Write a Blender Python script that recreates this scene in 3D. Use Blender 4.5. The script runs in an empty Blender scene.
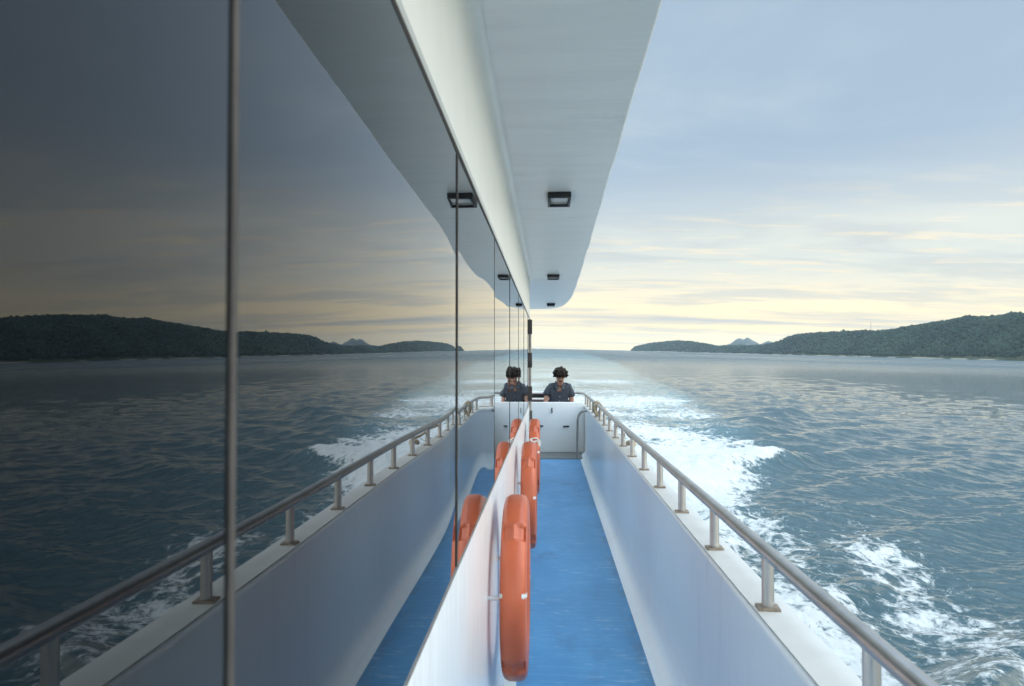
import bpy, bmesh, math, random
import numpy as np
from mathutils import Vector, Matrix, Quaternion

random.seed(7)
rng = np.random.default_rng(7)
S = bpy.context.scene
COL = S.collection
R = math.radians
PI = math.pi

# ------------------------------------------------------------------ frame of the boat
EYE_SEA = 3.5            # camera above the water
EYE_DECK = 1.5           # camera above the blue side deck
# the ferry trims by the stern and heels a little, so the horizon is tilted against it
ROT = Matrix.Rotation(R(-1.28), 4, 'Y') @ Matrix.Rotation(R(-0.97), 4, 'X')
BOAT = Matrix.Translation((0, 0, EYE_SEA)) @ ROT @ Matrix.Translation((0, 0, -EYE_DECK))   # boat coords: x right, y aft, z up from deck

# ------------------------------------------------------------------ camera
cam_d = bpy.data.cameras.new('camera')
cam = bpy.data.objects.new('camera', cam_d)
COL.objects.link(cam)
cam_d.sensor_width = 36.0
cam_d.lens = 36.0 * 800.0 / 1024.0
cam_d.clip_start = 0.05
cam_d.clip_end = 80000
cam.matrix_world = (Matrix.Translation((0, 0, EYE_SEA)) @ ROT @
                    Matrix.Rotation(math.atan(36 / 800), 4, 'Z') @
                    Matrix.Rotation(R(90) + math.atan(19 / 800), 4, 'X'))
cam_d.dof.use_dof = True
cam_d.dof.focus_distance = 12.0
cam_d.dof.aperture_fstop = 8.0
S.camera = cam

# ------------------------------------------------------------------ world, sun, exposure
SUN_AZ, SUN_EL = 84.0, 34.0          # azimuth right of the boat's wake, behind thin cloud
W = bpy.data.worlds.new('World')
S.world = W
W.use_nodes = True
nt = W.node_tree
nt.nodes.clear()


class NT:
    """small helper for node trees"""
    def __init__(self, tree):
        self.t = tree

    def n(self, kind, **kw):
        nd = self.t.nodes.new(kind)
        for k, v in kw.items():
            if k.startswith('i_'):
                nd.inputs[k[2:].replace('_', ' ')].default_value = v
            else:
                setattr(nd, k, v)
        return nd

    def l(self, a, b):
        self.t.links.new(a, b)

    def val(self, sock, v):
        if hasattr(v, 'is_output') or isinstance(v, bpy.types.NodeSocket):
            self.l(v, sock)
        else:
            sock.default_value = v

    def math(self, op, a, b=0.0, c=None, clamp=False):
        nd = self.t.nodes.new('ShaderNodeMath')
        nd.operation = op
        nd.use_clamp = clamp
        self.val(nd.inputs[0], a)
        self.val(nd.inputs[1], b)
        if c is not None:
            self.val(nd.inputs[2], c)
        return nd.outputs[0]

    def step(self, v, a, b):
        nd = self.t.nodes.new('ShaderNodeMapRange')
        nd.interpolation_type = 'SMOOTHSTEP'
        self.val(nd.inputs['Value'], v)
        nd.inputs['From Min'].default_value = a
        nd.inputs['From Max'].default_value = b
        return nd.outputs[0]

    def mix(self, f, a, b):
        nd = self.t.nodes.new('ShaderNodeMix')
        nd.data_type = 'RGBA'
        self.val(nd.inputs[0], f)
        for s, v in ((nd.inputs[6], a), (nd.inputs[7], b)):
            if isinstance(v, bpy.types.NodeSocket):
                self.l(v, s)
            else:
                s.default_value = (*v, 1) if len(v) == 3 else v
        return nd.outputs[2]

    def noise(self, vec, scale, detail=4, rough=0.55, dist=0.0):
        nd = self.t.nodes.new('ShaderNodeTexNoise')
        self.l(vec, nd.inputs['Vector'])
        nd.inputs['Scale'].default_value = scale
        nd.inputs['Detail'].default_value = detail
        nd.inputs['Roughness'].default_value = rough
        nd.inputs['Distortion'].default_value = dist
        return nd.outputs['Fac']

    def mapping(self, vec, scale=(1, 1, 1), loc=(0, 0, 0), rot=(0, 0, 0)):
        nd = self.t.nodes.new('ShaderNodeMapping')
        self.l(vec, nd.inputs['Vector'])
        nd.inputs['Scale'].default_value = scale
        nd.inputs['Location'].default_value = loc
        nd.inputs['Rotation'].default_value = rot
        return nd.outputs[0]


def lin(r, g, b):
    f = lambda c: (c / 255 / 12.92) if c / 255 <= 0.04045 else ((c / 255 + 0.055) / 1.055) ** 2.4
    return (f(r), f(g), f(b))


N = NT(nt)
out = N.n('ShaderNodeOutputWorld')
tc = N.n('ShaderNodeTexCoord')
sky = N.n('ShaderNodeTexSky', sky_type='NISHITA')
sky.sun_disc = False
sky.sun_elevation = R(SUN_EL)
sky.sun_rotation = R(SUN_AZ)
sky.air_density = 1.0
sky.dust_density = 2.0
bg_sky = N.n('ShaderNodeBackground')
bg_sky.inputs['Strength'].default_value = 0.09
N.l(sky.outputs[0], bg_sky.inputs[0])
# cloud layers, laid out on a plane overhead so that they crowd towards the horizon
sep = N.n('ShaderNodeSeparateXYZ')
N.l(tc.outputs['Generated'], sep.inputs[0])
X_, Y_, Z_ = sep.outputs
zc = N.math('MAXIMUM', Z_, 0.0)
den = N.math('ADD', zc, 0.045)
cmb = N.n('ShaderNodeCombineXYZ')
N.l(N.math('DIVIDE', X_, den), cmb.inputs[0])
N.l(N.math('DIVIDE', Y_, den), cmb.inputs[1])
P = cmb.outputs[0]
big = N.noise(N.mapping(P, (0.22, 0.30, 1), (3.1, 1.7, 0)), 1.0, 5, 0.5, 0.4)
streak = N.noise(N.mapping(P, (0.42, 0.85, 1), (0.6, 8.4, 0), (0, 0, R(14))), 1.0, 6, 0.62, 0.5)
fine = N.noise(N.mapping(P, (1.5, 3.2, 1), (5, 2, 0), (0, 0, R(10))), 1.0, 6, 0.6, 0.3)
band = N.noise(N.mapping(P, (0.10, 0.36, 1), (1.3, 4.55, 0), (0, 0, R(-4))), 1.0, 4, 0.5, 0.2)
# edge of the high grey-blue deck: higher to the right of the wake than straight aft
edge = N.math('ADD', 0.166, N.math('MULTIPLY', X_, 0.045))
edge = N.math('ADD', edge, N.math('MULTIPLY', N.step(X_, 0.60, 0.88), 0.14))
edge = N.math('ADD', edge, N.math('MULTIPLY', N.math('SUBTRACT', big, 0.5), 0.16))
up = N.math('SUBTRACT', Z_, edge)
deck_f = N.step(up, -0.055, 0.06)
cream_v = N.step(Z_, 0.015, 0.115)
cream = N.mix(cream_v, (1.66, 1.29, 0.67), (0.88, 0.91, 0.83))
hi = N.step(Z_, 0.22, 0.75)
blue = N.mix(hi, (0.465, 0.59, 0.715), (0.40, 0.50, 0.60))
blue = N.mix(N.step(big, 0.30, 0.72), blue, (0.415, 0.545, 0.685))
blue = N.mix(N.math('MULTIPLY', N.step(streak, 0.42, 0.70), 0.75), blue, (0.62, 0.735, 0.80))
low_streak = N.math('MULTIPLY', N.step(streak, 0.44, 0.62), N.step(Z_, 0.004, 0.03))
low = N.mix(N.math('MULTIPLY', low_streak, 0.52), cream, (0.60, 0.66, 0.68))
low = N.mix(N.math('MULTIPLY', N.step(band, 0.52, 0.64), 0.62), low, (0.56, 0.61, 0.66))
low = N.mix(N.math('MULTIPLY', N.step(fine, 0.50, 0.70), 0.45), low, (1.40, 1.10, 0.66))
cl = N.mix(deck_f, low, blue)
# brightness added to the unseen sky overhead, abeam and ahead, to light the deck
thin = N.math('ADD', N.math('MULTIPLY', N.step(Z_, 0.46, 0.80), 2.9), N.math('MULTIPLY', N.step(X_, 0.68, 0.95), 1.5))
thin = N.math('ADD', thin, N.math('MULTIPLY', N.step(N.math('MULTIPLY', Y_, -1.0), -0.15, 0.5), 1.6))
thin = N.math('MINIMUM', thin, 3.5)
bg_cl = N.n('ShaderNodeBackground')
N.l(N.math('ADD', thin, 0.81), bg_cl.inputs['Strength'])
N.l(cl, bg_cl.inputs[0])
mixw = N.n('ShaderNodeMixShader')
mixw.inputs[0].default_value = 0.88
N.l(bg_sky.outputs[0], mixw.inputs[1])
N.l(bg_cl.outputs[0], mixw.inputs[2])
N.l(mixw.outputs[0], out.inputs[0])

sun_d = bpy.data.lights.new('sun', 'SUN')
sun = bpy.data.objects.new('sun', sun_d)
COL.objects.link(sun)
sun_d.energy = 0.6
sun_d.angle = R(40)
sun_d.color = (1.0, 0.86, 0.66)
sdir = Vector((math.sin(R(SUN_AZ)) * math.cos(R(SUN_EL)), math.cos(R(SUN_AZ)) * math.cos(R(SUN_EL)), math.sin(R(SUN_EL))))
sun.rotation_euler = sdir.to_track_quat('Z', 'Y').to_euler()
sun.location = (0, 0, 60)

S.view_settings.view_transform = 'Standard'
S.view_settings.look = 'None'
S.view_settings.exposure = 0.32
S.view_settings.gamma = 1.0
S.render.engine = 'CYCLES'
S.cycles.max_bounces = 8
S.cycles.use_denoising = True


# ------------------------------------------------------------------ materials
def material(name):
    m = bpy.data.materials.new(name)
    m.use_nodes = True
    t = NT(m.node_tree)
    b = m.node_tree.nodes['Principled BSDF']
    return m, t, b


def paint(name, col, rough=0.4, var=0.06, vscale=3.0, stretch=(1, 1, 1), bump=0.0, bscale=40.0, bstretch=None,
          metallic=0.0, stain=None, stain_amt=0.0, stain_scale=2.0, stain_stretch=(1, 1, 1), coat=0.0, ior=1.5, rvar=0.1):
    m, t, b = material(name)
    tcn = t.n('ShaderNodeTexCoord').outputs['Object']
    n1 = t.noise(t.mapping(tcn, stretch), vscale, 6, 0.6)
    f = t.step(n1, 0.3, 0.7)
    dark = tuple(c * (1 - var) for c in col)
    lite = tuple(min(1, c * (1 + var)) for c in col)
    c = t.mix(f, dark, lite)
    if stain:
        n2 = t.noise(t.mapping(tcn, stain_stretch, (4.2, 1.1, 7.7)), stain_scale, 8, 0.68, 0.6)
        c = t.mix(t.math('MULTIPLY', t.step(n2, 0.54, 0.74), stain_amt), c, stain)
    t.l(c, b.inputs['Base Color'])
    n3 = t.noise(t.mapping(tcn, stretch, (9, 3, 1)), vscale * 2.3, 4)
    t.l(t.math('ADD', rough - rvar / 2, t.math('MULTIPLY', n3, rvar)), b.inputs['Roughness'])
    b.inputs['Metallic'].default_value = metallic
    b.inputs['IOR'].default_value = ior
    b.inputs['Coat Weight'].default_value = coat
    b.inputs['Coat Roughness'].default_value = 0.12
    if bump:
        n4 = t.noise(t.mapping(tcn, bstretch or (1, 1, 1)), bscale, 5, 0.6)
        bp = t.n('ShaderNodeBump')
        bp.inputs['Strength'].default_value = 1.0
        bp.inputs['Distance'].default_value = bump
        t.l(n4, bp.inputs['Height'])
        t.l(bp.outputs[0], b.inputs['Normal'])
    return m


M = {}
M['wall'] = paint('wall_paint', (0.82, 0.83, 0.82), 0.22, 0.035, 4, (1, 9, 0.6), 0.0008, 9, (1, 2.0, 0.18), rvar=0.10,
                  stain=(0.60, 0.60, 0.57), stain_amt=0.35, stain_scale=3, stain_stretch=(1, 5, 0.5))
M['bulwark'] = paint('bulwark_paint', (0.82, 0.88, 0.92), 0.25, 0.012, 3, (1, 6, 0.7), 0.0010, 2.2, (1, 1.3, 0.5), rvar=0.06,
                     stain=(0.66, 0.67, 0.66), stain_amt=0.32, stain_scale=1.6, stain_stretch=(1, 4, 0.5))
M['cap'] = paint('cap_paint', (0.62, 0.61, 0.57), 0.42, 0.05, 5, bump=0.0006, bscale=50,
                 stain=(0.55, 0.50, 0.43), stain_amt=0.35, stain_scale=5)
M['clean'] = paint('clean_white_paint', (0.87, 0.87, 0.85), 0.35, 0.02, 3)
M['soffit'] = paint('soffit_paint', (0.86, 0.86, 0.815), 0.36, 0.03, 2.5, (0.5, 3, 1), 0.0026, 9, (0.35, 3.5, 1),
                    stain=(0.60, 0.62, 0.61), stain_amt=0.5, stain_scale=2.2, stain_stretch=(0.5, 1.5, 1))
M['fascia'] = paint('fascia_paint', (0.90, 0.88, 0.80), 0.36, 0.03, 3, (1, 1, 1), 0.001, 12, (1, 1.5, 0.5))
M['hull'] = paint('hull_paint', (0.74, 0.75, 0.75), 0.35, 0.05, 1.2, bump=0.002, bscale=6)
M['steel'] = paint('stainless_steel', (0.46, 0.45, 0.435), 0.34, 0.12, 9, (1, 1, 0.4), metallic=0.85,
                   stain=(0.30, 0.23, 0.16), stain_amt=0.35, stain_scale=9)
M['post'] = paint('weathered_post', (0.30, 0.27, 0.24), 0.5, 0.2, 12)
M['gasket'] = paint('grey_gasket', (0.16, 0.15, 0.14), 0.6, 0.15, 20)
M['joint'] = paint('brown_joint', (0.075, 0.066, 0.058), 0.7, 0.25, 18)
M['rust'] = paint('rusty_plate', (0.30, 0.24, 0.18), 0.6, 0.3, 40, metallic=0.3, stain=(0.22, 0.11, 0.05), stain_amt=0.7, stain_scale=30)
M['white_rail'] = paint('white_rail_paint', (0.78, 0.77, 0.73), 0.4, 0.06, 6)
M['black'] = paint('black_plastic', (0.012, 0.012, 0.013), 0.45, 0.2, 20)
M['seal'] = paint('window_sealant', (0.022, 0.019, 0.017), 0.85, 0.3, 18, bump=0.001, bscale=60)
M['grey'] = paint('grey_mat', (0.17, 0.175, 0.165), 0.8, 0.12, 8, bump=0.001, bscale=120)
M['orange'] = paint('life_ring_orange', (0.56, 0.120, 0.048), 0.34, 0.10, 5, (1, 1, 1), 0.0008, 40,
                    stain=(0.62, 0.20, 0.10), stain_amt=0.6, stain_scale=6)
M['tape'] = paint('reflective_tape', (0.75, 0.74, 0.70), 0.35, 0.1, 40, stain=(0.45, 0.30, 0.22), stain_amt=0.7, stain_scale=45)
M['cord'] = paint('white_cord', (0.74, 0.72, 0.66), 0.7, 0.1, 60, bump=0.001, bscale=300)
M['rope'] = paint('beige_rope', (0.46, 0.37, 0.25), 0.85, 0.25, 30, bump=0.003, bscale=160)
M['lens'] = paint('lamp_lens', (0.62, 0.62, 0.58), 0.2, 0.08, 30)
M['skin'] = paint('skin', (0.42, 0.22, 0.15), 0.5, 0.08, 20)
M['hair'] = paint('dark_curly_hair', (0.026, 0.016, 0.010), 0.85, 0.4, 60, bump=0.004, bscale=150)
M['shirt'] = paint('blue_grey_shirt', (0.048, 0.056, 0.072), 0.85, 0.14, 25, bump=0.004, bscale=22,
                   stain=(0.085, 0.10, 0.125), stain_amt=0.6, stain_scale=14)
M['trousers'] = paint('dark_shorts', (0.03, 0.032, 0.04), 0.85, 0.15, 25)
M['red'] = paint('red_cloth', (0.32, 0.03, 0.06), 0.8, 0.2, 20)
M['white'] = paint('button_white', (0.6, 0.6, 0.6), 0.5, 0.05, 20)

# tinted, coated window glass: almost black behind, mirror on the face
m, t, b = material('tinted_window_glass')
b.inputs['Base Color'].default_value = (0.002, 0.003, 0.004, 1)
b.inputs['Roughness'].default_value = 0.012
b.inputs['IOR'].default_value = 1.64
tcn = t.n('ShaderNodeTexCoord').outputs['Object']
bp = t.n('ShaderNodeBump')
bp.inputs['Strength'].default_value = 1.0
bp.inputs['Distance'].default_value = 0.00010
t.l(t.noise(t.mapping(tcn, (1, 1.0, 0.5)), 2.2, 1, 0.4), bp.inputs['Height'])
t.l(bp.outputs[0], b.inputs['Normal'])
M['glass'] = m

# blue deck paint: brushed across, scuffed
m, t, b = material('blue_deck_paint')
tcn = t.n('ShaderNodeTexCoord').outputs['Object']
brush = t.noise(t.mapping(tcn, (1.2, 14, 1)), 2.2, 6, 0.65)
patch = t.noise(t.mapping(tcn, (1, 0.6, 1)), 2.4, 5, 0.6)
scuff = t.noise(t.mapping(tcn, (3, 16, 1), (2, 5, 0)), 2.0, 8, 0.72, 0.8)
grit = t.noise(tcn, 160, 3, 0.7)
c = t.mix(t.step(patch, 0.3, 0.7), (0.058, 0.255, 0.50), (0.075, 0.305, 0.57))
c = t.mix(t.math('MULTIPLY', t.step(brush, 0.45, 0.7), 0.45), c, (0.14, 0.38, 0.64))
c = t.mix(t.math('MULTIPLY', t.math('MULTIPLY', t.step(scuff, 0.545, 0.64), t.step(patch, 0.34, 0.58)), 0.85), c, (0.32, 0.48, 0.66))
sx_ = t.n('ShaderNodeSeparateXYZ')
t.l(tcn, sx_.inputs[0])
edge_d = t.math('MAXIMUM', t.step(sx_.outputs[0], 0.40, 0.50), t.step(sx_.outputs[0], -0.06, -0.15))
grime = t.noise(t.mapping(tcn, (6, 1.6, 1), (1, 4, 0)), 2.0, 7, 0.7)
c = t.mix(t.math('MULTIPLY', t.math('MULTIPLY', edge_d, t.step(grime, 0.42, 0.62)), 0.5), c, (0.10, 0.16, 0.22))
dirt = t.noise(t.mapping(tcn, (1, 0.4, 1), (7, 7, 0)), 3.5, 7, 0.7)
c = t.mix(t.math('MULTIPLY', t.step(dirt, 0.50, 0.72), 0.42), c, (0.05, 0.14, 0.28))
t.l(c, b.inputs['Base Color'])
t.l(t.math('ADD', 0.34, t.math('MULTIPLY', brush, 0.25)), b.inputs['Roughness'])
bp = t.n('ShaderNodeBump')
bp.inputs['Distance'].default_value = 0.0015
t.l(t.math('ADD', brush, t.math('MULTIPLY', grit, 0.25)), bp.inputs['Height'])
t.l(bp.outputs[0], b.inputs['Normal'])
M['deck'] = m


# ------------------------------------------------------------------ mesh helpers
class MB:
    def __init__(self):
        self.v, self.f, self.mi = [], [], []

    def add(self, vs, fs, mi=0):
        o = len(self.v)
        self.v += [tuple(p) for p in vs]
        self.f += [tuple(i + o for i in q) for q in fs]
        self.mi += [mi] * len(fs)

    def box(self, x0, x1, y0, y1, z0, z1, mi=0):
        vs = [(x, y, z) for x in (x0, x1) for y in (y0, y1) for z in (z0, z1)]
        fs = [(0, 1, 3, 2), (4, 6, 7, 5), (0, 4, 5, 1), (2, 3, 7, 6), (0, 2, 6, 4), (1, 5, 7, 3)]
        self.add(vs, fs, mi)

    def tube(self, pts, r, n=14, mi=0, cap=True, closed=False):
        pts = [Vector(p) for p in pts]
        k = len(pts)
        rad = r if isinstance(r, (list, tuple)) else [r] * k
        tang = []
        for i in range(k):
            if closed:
                d = pts[(i + 1) % k] - pts[i - 1]
            else:
                d = pts[min(i + 1, k - 1)] - pts[max(i - 1, 0)]
            tang.append(d.normalized())
        up = Vector((0, 0, 1)) if abs(tang[0].z) < 0.9 else Vector((1, 0, 0))
        u = tang[0].cross(up).normalized()
        vs = []
        for i in range(k):
            if i:
                u = (tang[i - 1].rotation_difference(tang[i])) @ u
                u = (u - tang[i] * u.dot(tang[i])).normalized()
            w = tang[i].cross(u)
            for j in range(n):
                a = 2 * PI * j / n
                vs.append(pts[i] + (u * math.cos(a) + w * math.sin(a)) * rad[i])
        fs = []
        for i in range(k if closed else k - 1):
            i2 = (i + 1) % k
            for j in range(n):
                fs.append((i * n + j, i * n + (j + 1) % n, i2 * n + (j + 1) % n, i2 * n + j))
        if cap and not closed:
            fs.append(tuple(range(n - 1, -1, -1)))
            fs.append(tuple((k - 1) * n + j for j in range(n)))
        self.add(vs, fs, mi)

    def sweep(self, prof, ys, mi=0, closed=False, caps=False):
        """profile of (x,z) points carried along y"""
        k = len(prof)
        vs = [(x, y, z) for y in ys for (x, z) in prof]
        fs = []
        for i in range(len(ys) - 1):
            for j in range(k if closed else k - 1):
                j2 = (j + 1) % k
                fs.append((i * k + j, i * k + j2, (i + 1) * k + j2, (i + 1) * k + j))
        if caps:
            fs.append(tuple(range(k)))
            fs.append(tuple((len(ys) - 1) * k + j for j in range(k - 1, -1, -1)))
        self.add(vs, fs, mi)

    def prism(self, poly, z0, z1, mi=0):
        k = len(poly)
        vs = [(x, y, z0) for x, y in poly] + [(x, y, z1) for x, y in poly]
        fs = [tuple(range(k - 1, -1, -1)), tuple(range(k, 2 * k))]
        for j in range(k):
            fs.append((j, (j + 1) % k, k + (j + 1) % k, k + j))
        self.add(vs, fs, mi)

    def sphere(self, c, r, nu=12, nv=8, mi=0):
        rx, ry, rz = r if isinstance(r, (tuple, list)) else (r, r, r)
        vs = [(c[0], c[1], c[2] + rz)]
        for i in range(1, nv):
            a = PI * i / nv
            for j in range(nu):
                q = 2 * PI * j / nu
                vs.append((c[0] + rx * math.sin(a) * math.cos(q), c[1] + ry * math.sin(a) * math.sin(q), c[2] + rz * math.cos(a)))
        vs.append((c[0], c[1], c[2] - rz))
        fs = [(0, 1 + j, 1 + (j + 1) % nu) for j in range(nu)]
        for i in range(nv - 2):
            for j in range(nu):
                a0 = 1 + i * nu
                fs.append((a0 + j, a0 + nu + j, a0 + nu + (j + 1) % nu, a0 + (j + 1) % nu))
        L = len(vs) - 1
        a0 = 1 + (nv - 2) * nu
        fs += [(L, a0 + (j + 1) % nu, a0 + j) for j in range(nu)]
        self.add(vs, fs, mi)

    def build(self, name, mats, parent=None, smooth=True, bevel=0.0, angle=40, mw=None, segs=3):
        me = bpy.data.meshes.new(name)
        me.from_pydata([tuple(p) for p in self.v], [], self.f)
        if not isinstance(mats, (list, tuple)):
            mats = [mats]
        for mm in mats:
            me.materials.append(mm)
        for p, i in zip(me.polygons, self.mi):
            p.material_index = i
        bm = bmesh.new()
        bm.from_mesh(me)
        bmesh.ops.recalc_face_normals(bm, faces=bm.faces)
        if bevel:
            es = [e for e in bm.edges if len(e.link_faces) == 2 and e.calc_face_angle(0) > R(30)]
            bmesh.ops.bevel(bm, geom=es, offset=bevel, segments=segs, profile=0.5, affect='EDGES', clamp_overlap=True)
        for f in bm.faces:
            f.smooth = smooth
        for e in bm.edges:
            if len(e.link_faces) == 2 and e.calc_face_angle(0) > R(angle):
                e.smooth = False
        bm.to_mesh(me)
        bm.free()
        o = bpy.data.objects.new(name, me)
        COL.objects.link(o)
        if parent is not None:
            o.parent = parent
        elif mw is not None:
            o.matrix_world = mw
        return o


def tag(o, label=None, cat=None, group=None, kind=None):
    for k, v in (('label', label), ('category', cat), ('group', group), ('kind', kind)):
        if v:
            o[k] = v
    return o


def empty(name, mw):
    o = bpy.data.objects.new(name, None)
    o.empty_display_size = 0.2
    COL.objects.link(o)
    o.matrix_world = mw
    return o


def np_mesh(name, verts, faces, mat, smooth=True):
    me = bpy.data.meshes.new(name)
    nv, nf = len(verts), len(faces)
    k = faces.shape[1]
    me.vertices.add(nv)
    me.vertices.foreach_set('co', np.ascontiguousarray(verts, dtype=np.float32).ravel())
    me.loops.add(nf * k)
    me.loops.foreach_set('vertex_index', np.ascontiguousarray(faces, dtype=np.int32).ravel())
    me.polygons.add(nf)
    me.polygons.foreach_set('loop_start', np.arange(0, nf * k, k, dtype=np.int32))
    me.polygons.foreach_set('use_smooth', np.full(nf, smooth))
    me.update(calc_edges=True)
    me.validate()
    me.materials.append(mat)
    o = bpy.data.objects.new(name, me)
    COL.objects.link(o)
    return o


def attr(o, name, data):
    a = o.data.attributes.new(name, 'FLOAT', 'POINT')
    a.data.foreach_set('value', np.ascontiguousarray(data, dtype=np.float32))


def vnoise(x, y, seed=0):
    xi, yi = np.floor(x), np.floor(y)
    xf, yf = x - xi, y - yi
    xi, yi = xi.astype(np.int64), yi.astype(np.int64)

    def h(a, b):
        n = (a * 374761393 + b * 668265263 + seed * 974634777) & 0x7fffffff
        n = ((n ^ (n >> 13)) * 1274126177) & 0x7fffffff
        n = (n ^ (n >> 16)) & 0xffffff
        return n / float(0xffffff)
    u = xf * xf * xf * (xf * (xf * 6 - 15) + 10)
    v = yf * yf * yf * (yf * (yf * 6 - 15) + 10)
    return (h(xi, yi) * (1 - u) + h(xi + 1, yi) * u) * (1 - v) + (h(xi, yi + 1) * (1 - u) + h(xi + 1, yi + 1) * u) * v


def fbm(x, y, oct=4, seed=0, gain=0.5):
    s, a, n = 0, 1.0, 0
    for i in range(oct):
        s = s + a * vnoise(x * 2 ** i + 13.7 * i, y * 2 ** i - 7.3 * i, seed + i)
        n += a
        a *= gain
    return s / n


def sstep(v, a, b):
    t = np.clip((v - a) / (b - a), 0, 1)
    return t * t * (3 - 2 * t)


# ------------------------------------------------------------------ the sea
def build_sea():
    th = np.concatenate([np.arange(-180, -20, 2.0), np.arange(-20, -3, 0.5), np.arange(-3, 48, 0.10), np.arange(48, 100, 0.5), np.arange(100, 180, 2.0)])
    th = np.radians(th)
    rs = [0.3, 1.0, 1.7]
    r = 2.2
    while r < 9300:
        rs.append(r)
        r += min(max(0.035, 0.45 * r * r / 2800), 0.06 * r)
    rs = np.array(rs)
    nt_, nr = len(th), len(rs)
    TH, RR = np.meshgrid(th, rs)
    X = (RR * np.sin(TH)).ravel()
    Y = (RR * np.cos(TH)).ravel()
    dth = np.gradient(th)
    dr = np.gradient(rs)
    sp = np.maximum(dr[:, None] * 0.75, RR * dth[None, :]).ravel()

    # right-hand edge of the wash (metres), mirrored about the hull's centre line
    CX = -2.4
    ye = np.array([-12, 0, 8, 12, 16, 20, 24, 27, 32, 38, 45, 70, 96, 160, 233, 500, 900])
    xe = np.array([3.0, 4.0, 4.9, 5.3, 5.7, 6.0, 7.0, 8.4, 8.8, 9.4, 10.4, 12.0, 13.0, 16.5, 20.0, 28.0, 40.0])
    XE = np.interp(Y, ye, xe)
    side = np.where(X >= CX, 1.0, -1.0)
    XS = np.where(X >= CX, X, 2 * CX - X)          # folded onto the right-hand side
    d = XS - XE                                     # > 0 outside the wash

    Z = np.zeros_like(X)
    DX = np.zeros_like(X)
    DY = np.zeros_like(X)
    inside = sstep(-d, -1.0, 2.0) * sstep(Y, -14, -4)
    nw = 96
    lam = np.geomspace(0.17, 7.0, nw)
    for i in range(nw):
        L = lam[i] * rng.uniform(0.92, 1.08)
        a = R(rng.normal(190, 26 if L > 0.5 else 36))                  # heading of the wave train
        kx, ky = math.sin(a) * 2 * PI / L, math.cos(a) * 2 * PI / L
        fade = sstep(L / sp, 1.8, 4.0)
        slope = 0.037 if L < 0.8 else 0.037 * (0.8 / L) ** 1.0
        A = slope * L / (2 * PI)
        ph = kx * X + ky * Y + rng.uniform(0, 2 * PI)
        # wave groups
        g = 0.75 + 0.5 * vnoise(X / (L * 7) + i * 3.1, Y / (L * 7) - i * 1.7, 50 + i)
        q = A * fade * g * (1 - 0.55 * inside)
        Z += q * np.sin(ph)
        c = np.cos(ph) * q * 1.25
        DX += math.sin(a) * c
        DY += math.cos(a) * c
    # diverging ship waves either side of the wash
    warp = 1.6 * (fbm(X / 9, Y / 9, 3, 3) - 0.5)
    for (ang, L, A, ph0) in ((47, 3.6, 0.080, 0.4), (54, 2.1, 0.042, 1.9), (40, 6.2, 0.075, 2.2)):
        kx, ky = math.cos(R(ang)), -math.sin(R(ang))
        ph = 2 * PI / L * (kx * XS + ky * Y + warp) + ph0
        w_out = 5 + 0.28 * np.clip(Y, 0, 200)
        env = np.exp(-(np.clip(d, 0, None) / w_out) ** 2) * np.exp(-(np.clip(-d, 0, None) / 2.2) ** 2)
        env *= sstep(Y, -12, 2) * np.exp(-np.clip(Y - 30, 0, None) / 70) * sstep(L / sp, 1.5, 3.5)
        s = np.sin(ph)
        Z += A * env * (s + 0.35 * s * s)
    # breaking stern crest, from alongside the stern out to its tip
    def ridge(x0, y0, x1, y1, h, w, wl=None):
        ux, uy = x1 - x0, y1 - y0
        ll = math.hypot(ux, uy)
        ux, uy = ux / ll, uy / ll
        s = (XS - x0) * ux + (Y - y0) * uy
        nrm = -(XS - x0) * uy + (Y - y0) * ux
        nrm = nrm + 0.5 * (fbm(X / 1.3, Y / 1.3, 3, 9) - 0.5)
        e = sstep(s, -1.5, 1.0) * (1 - sstep(s, ll - 1.6, ll + 0.8))
        prof = np.where(nrm > 0, np.exp(-(nrm / w) ** 2), np.exp(-(nrm / (w * 0.5)) ** 2))
        return e * prof * h, e, nrm
    r1, e1, n1 = ridge(2.0, 20.2, 8.2, 27.2, 0.42, 1.6)
    r2, e2, n2 = ridge(3.4, 7.0, 5.4, 9.4, 0.22, 0.6)
    r3, e3, n3 = ridge(3.2, 10.4, 5.7, 13.0, 0.20, 0.6)
    r4, e4, n4 = ridge(8.4, 34, 14.0, 47, 0.34, 2.0)
    rough = sstep(sp, 1.2, 0.2)
    lump = fbm(X / 0.75, Y / 0.9, 5, 21, 0.55) - 0.5
    Z += r1 + r2 + r3 + r4 + rough * lump * (0.10 + 0.34 * inside * sstep(Y, 60, 20)) * (0.25 + 0.75 * inside) * 0.8
    Z += rough * (fbm(X / 0.35, Y / 0.35, 3, 31) - 0.5) * r1 * 0.5

    # foam: thick wash along the hull and behind the stern, breaking up outward
    nz = fbm(X / 2.6, Y / 3.4, 5, 77, 0.55)
    nzb = fbm(X / 6.0, Y / 11.0, 3, 87)
    t_in = sstep(-d, -0.8, 2.4)
    along = sstep(Y, -14, -8) * (1 - sstep(Y, 42, 105))
    core = np.exp(-((Y - 25) / 13) ** 2)
    near = sstep(4.7 - XS, -0.7, 1.4) * (1 - sstep(Y, 20, 26))
    F = t_in * along * (0.47 + 0.08 * sstep(Y, 26, 18) + 0.20 * core + 1.1 * (nz - 0.5))
    F = np.maximum(F, near * (0.64 + 1.1 * (nz - 0.5)))
    F += 0.20 * core * sstep(-d, 0.2, 2.0) * sstep(Y, 17, 21)
    gap = np.exp(-((XS - 5.9) / 1.2) ** 2 - ((Y - 19.0) / 2.4) ** 2)       # dark hollow in front of the crest
    F -= 0.55 * gap
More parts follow.
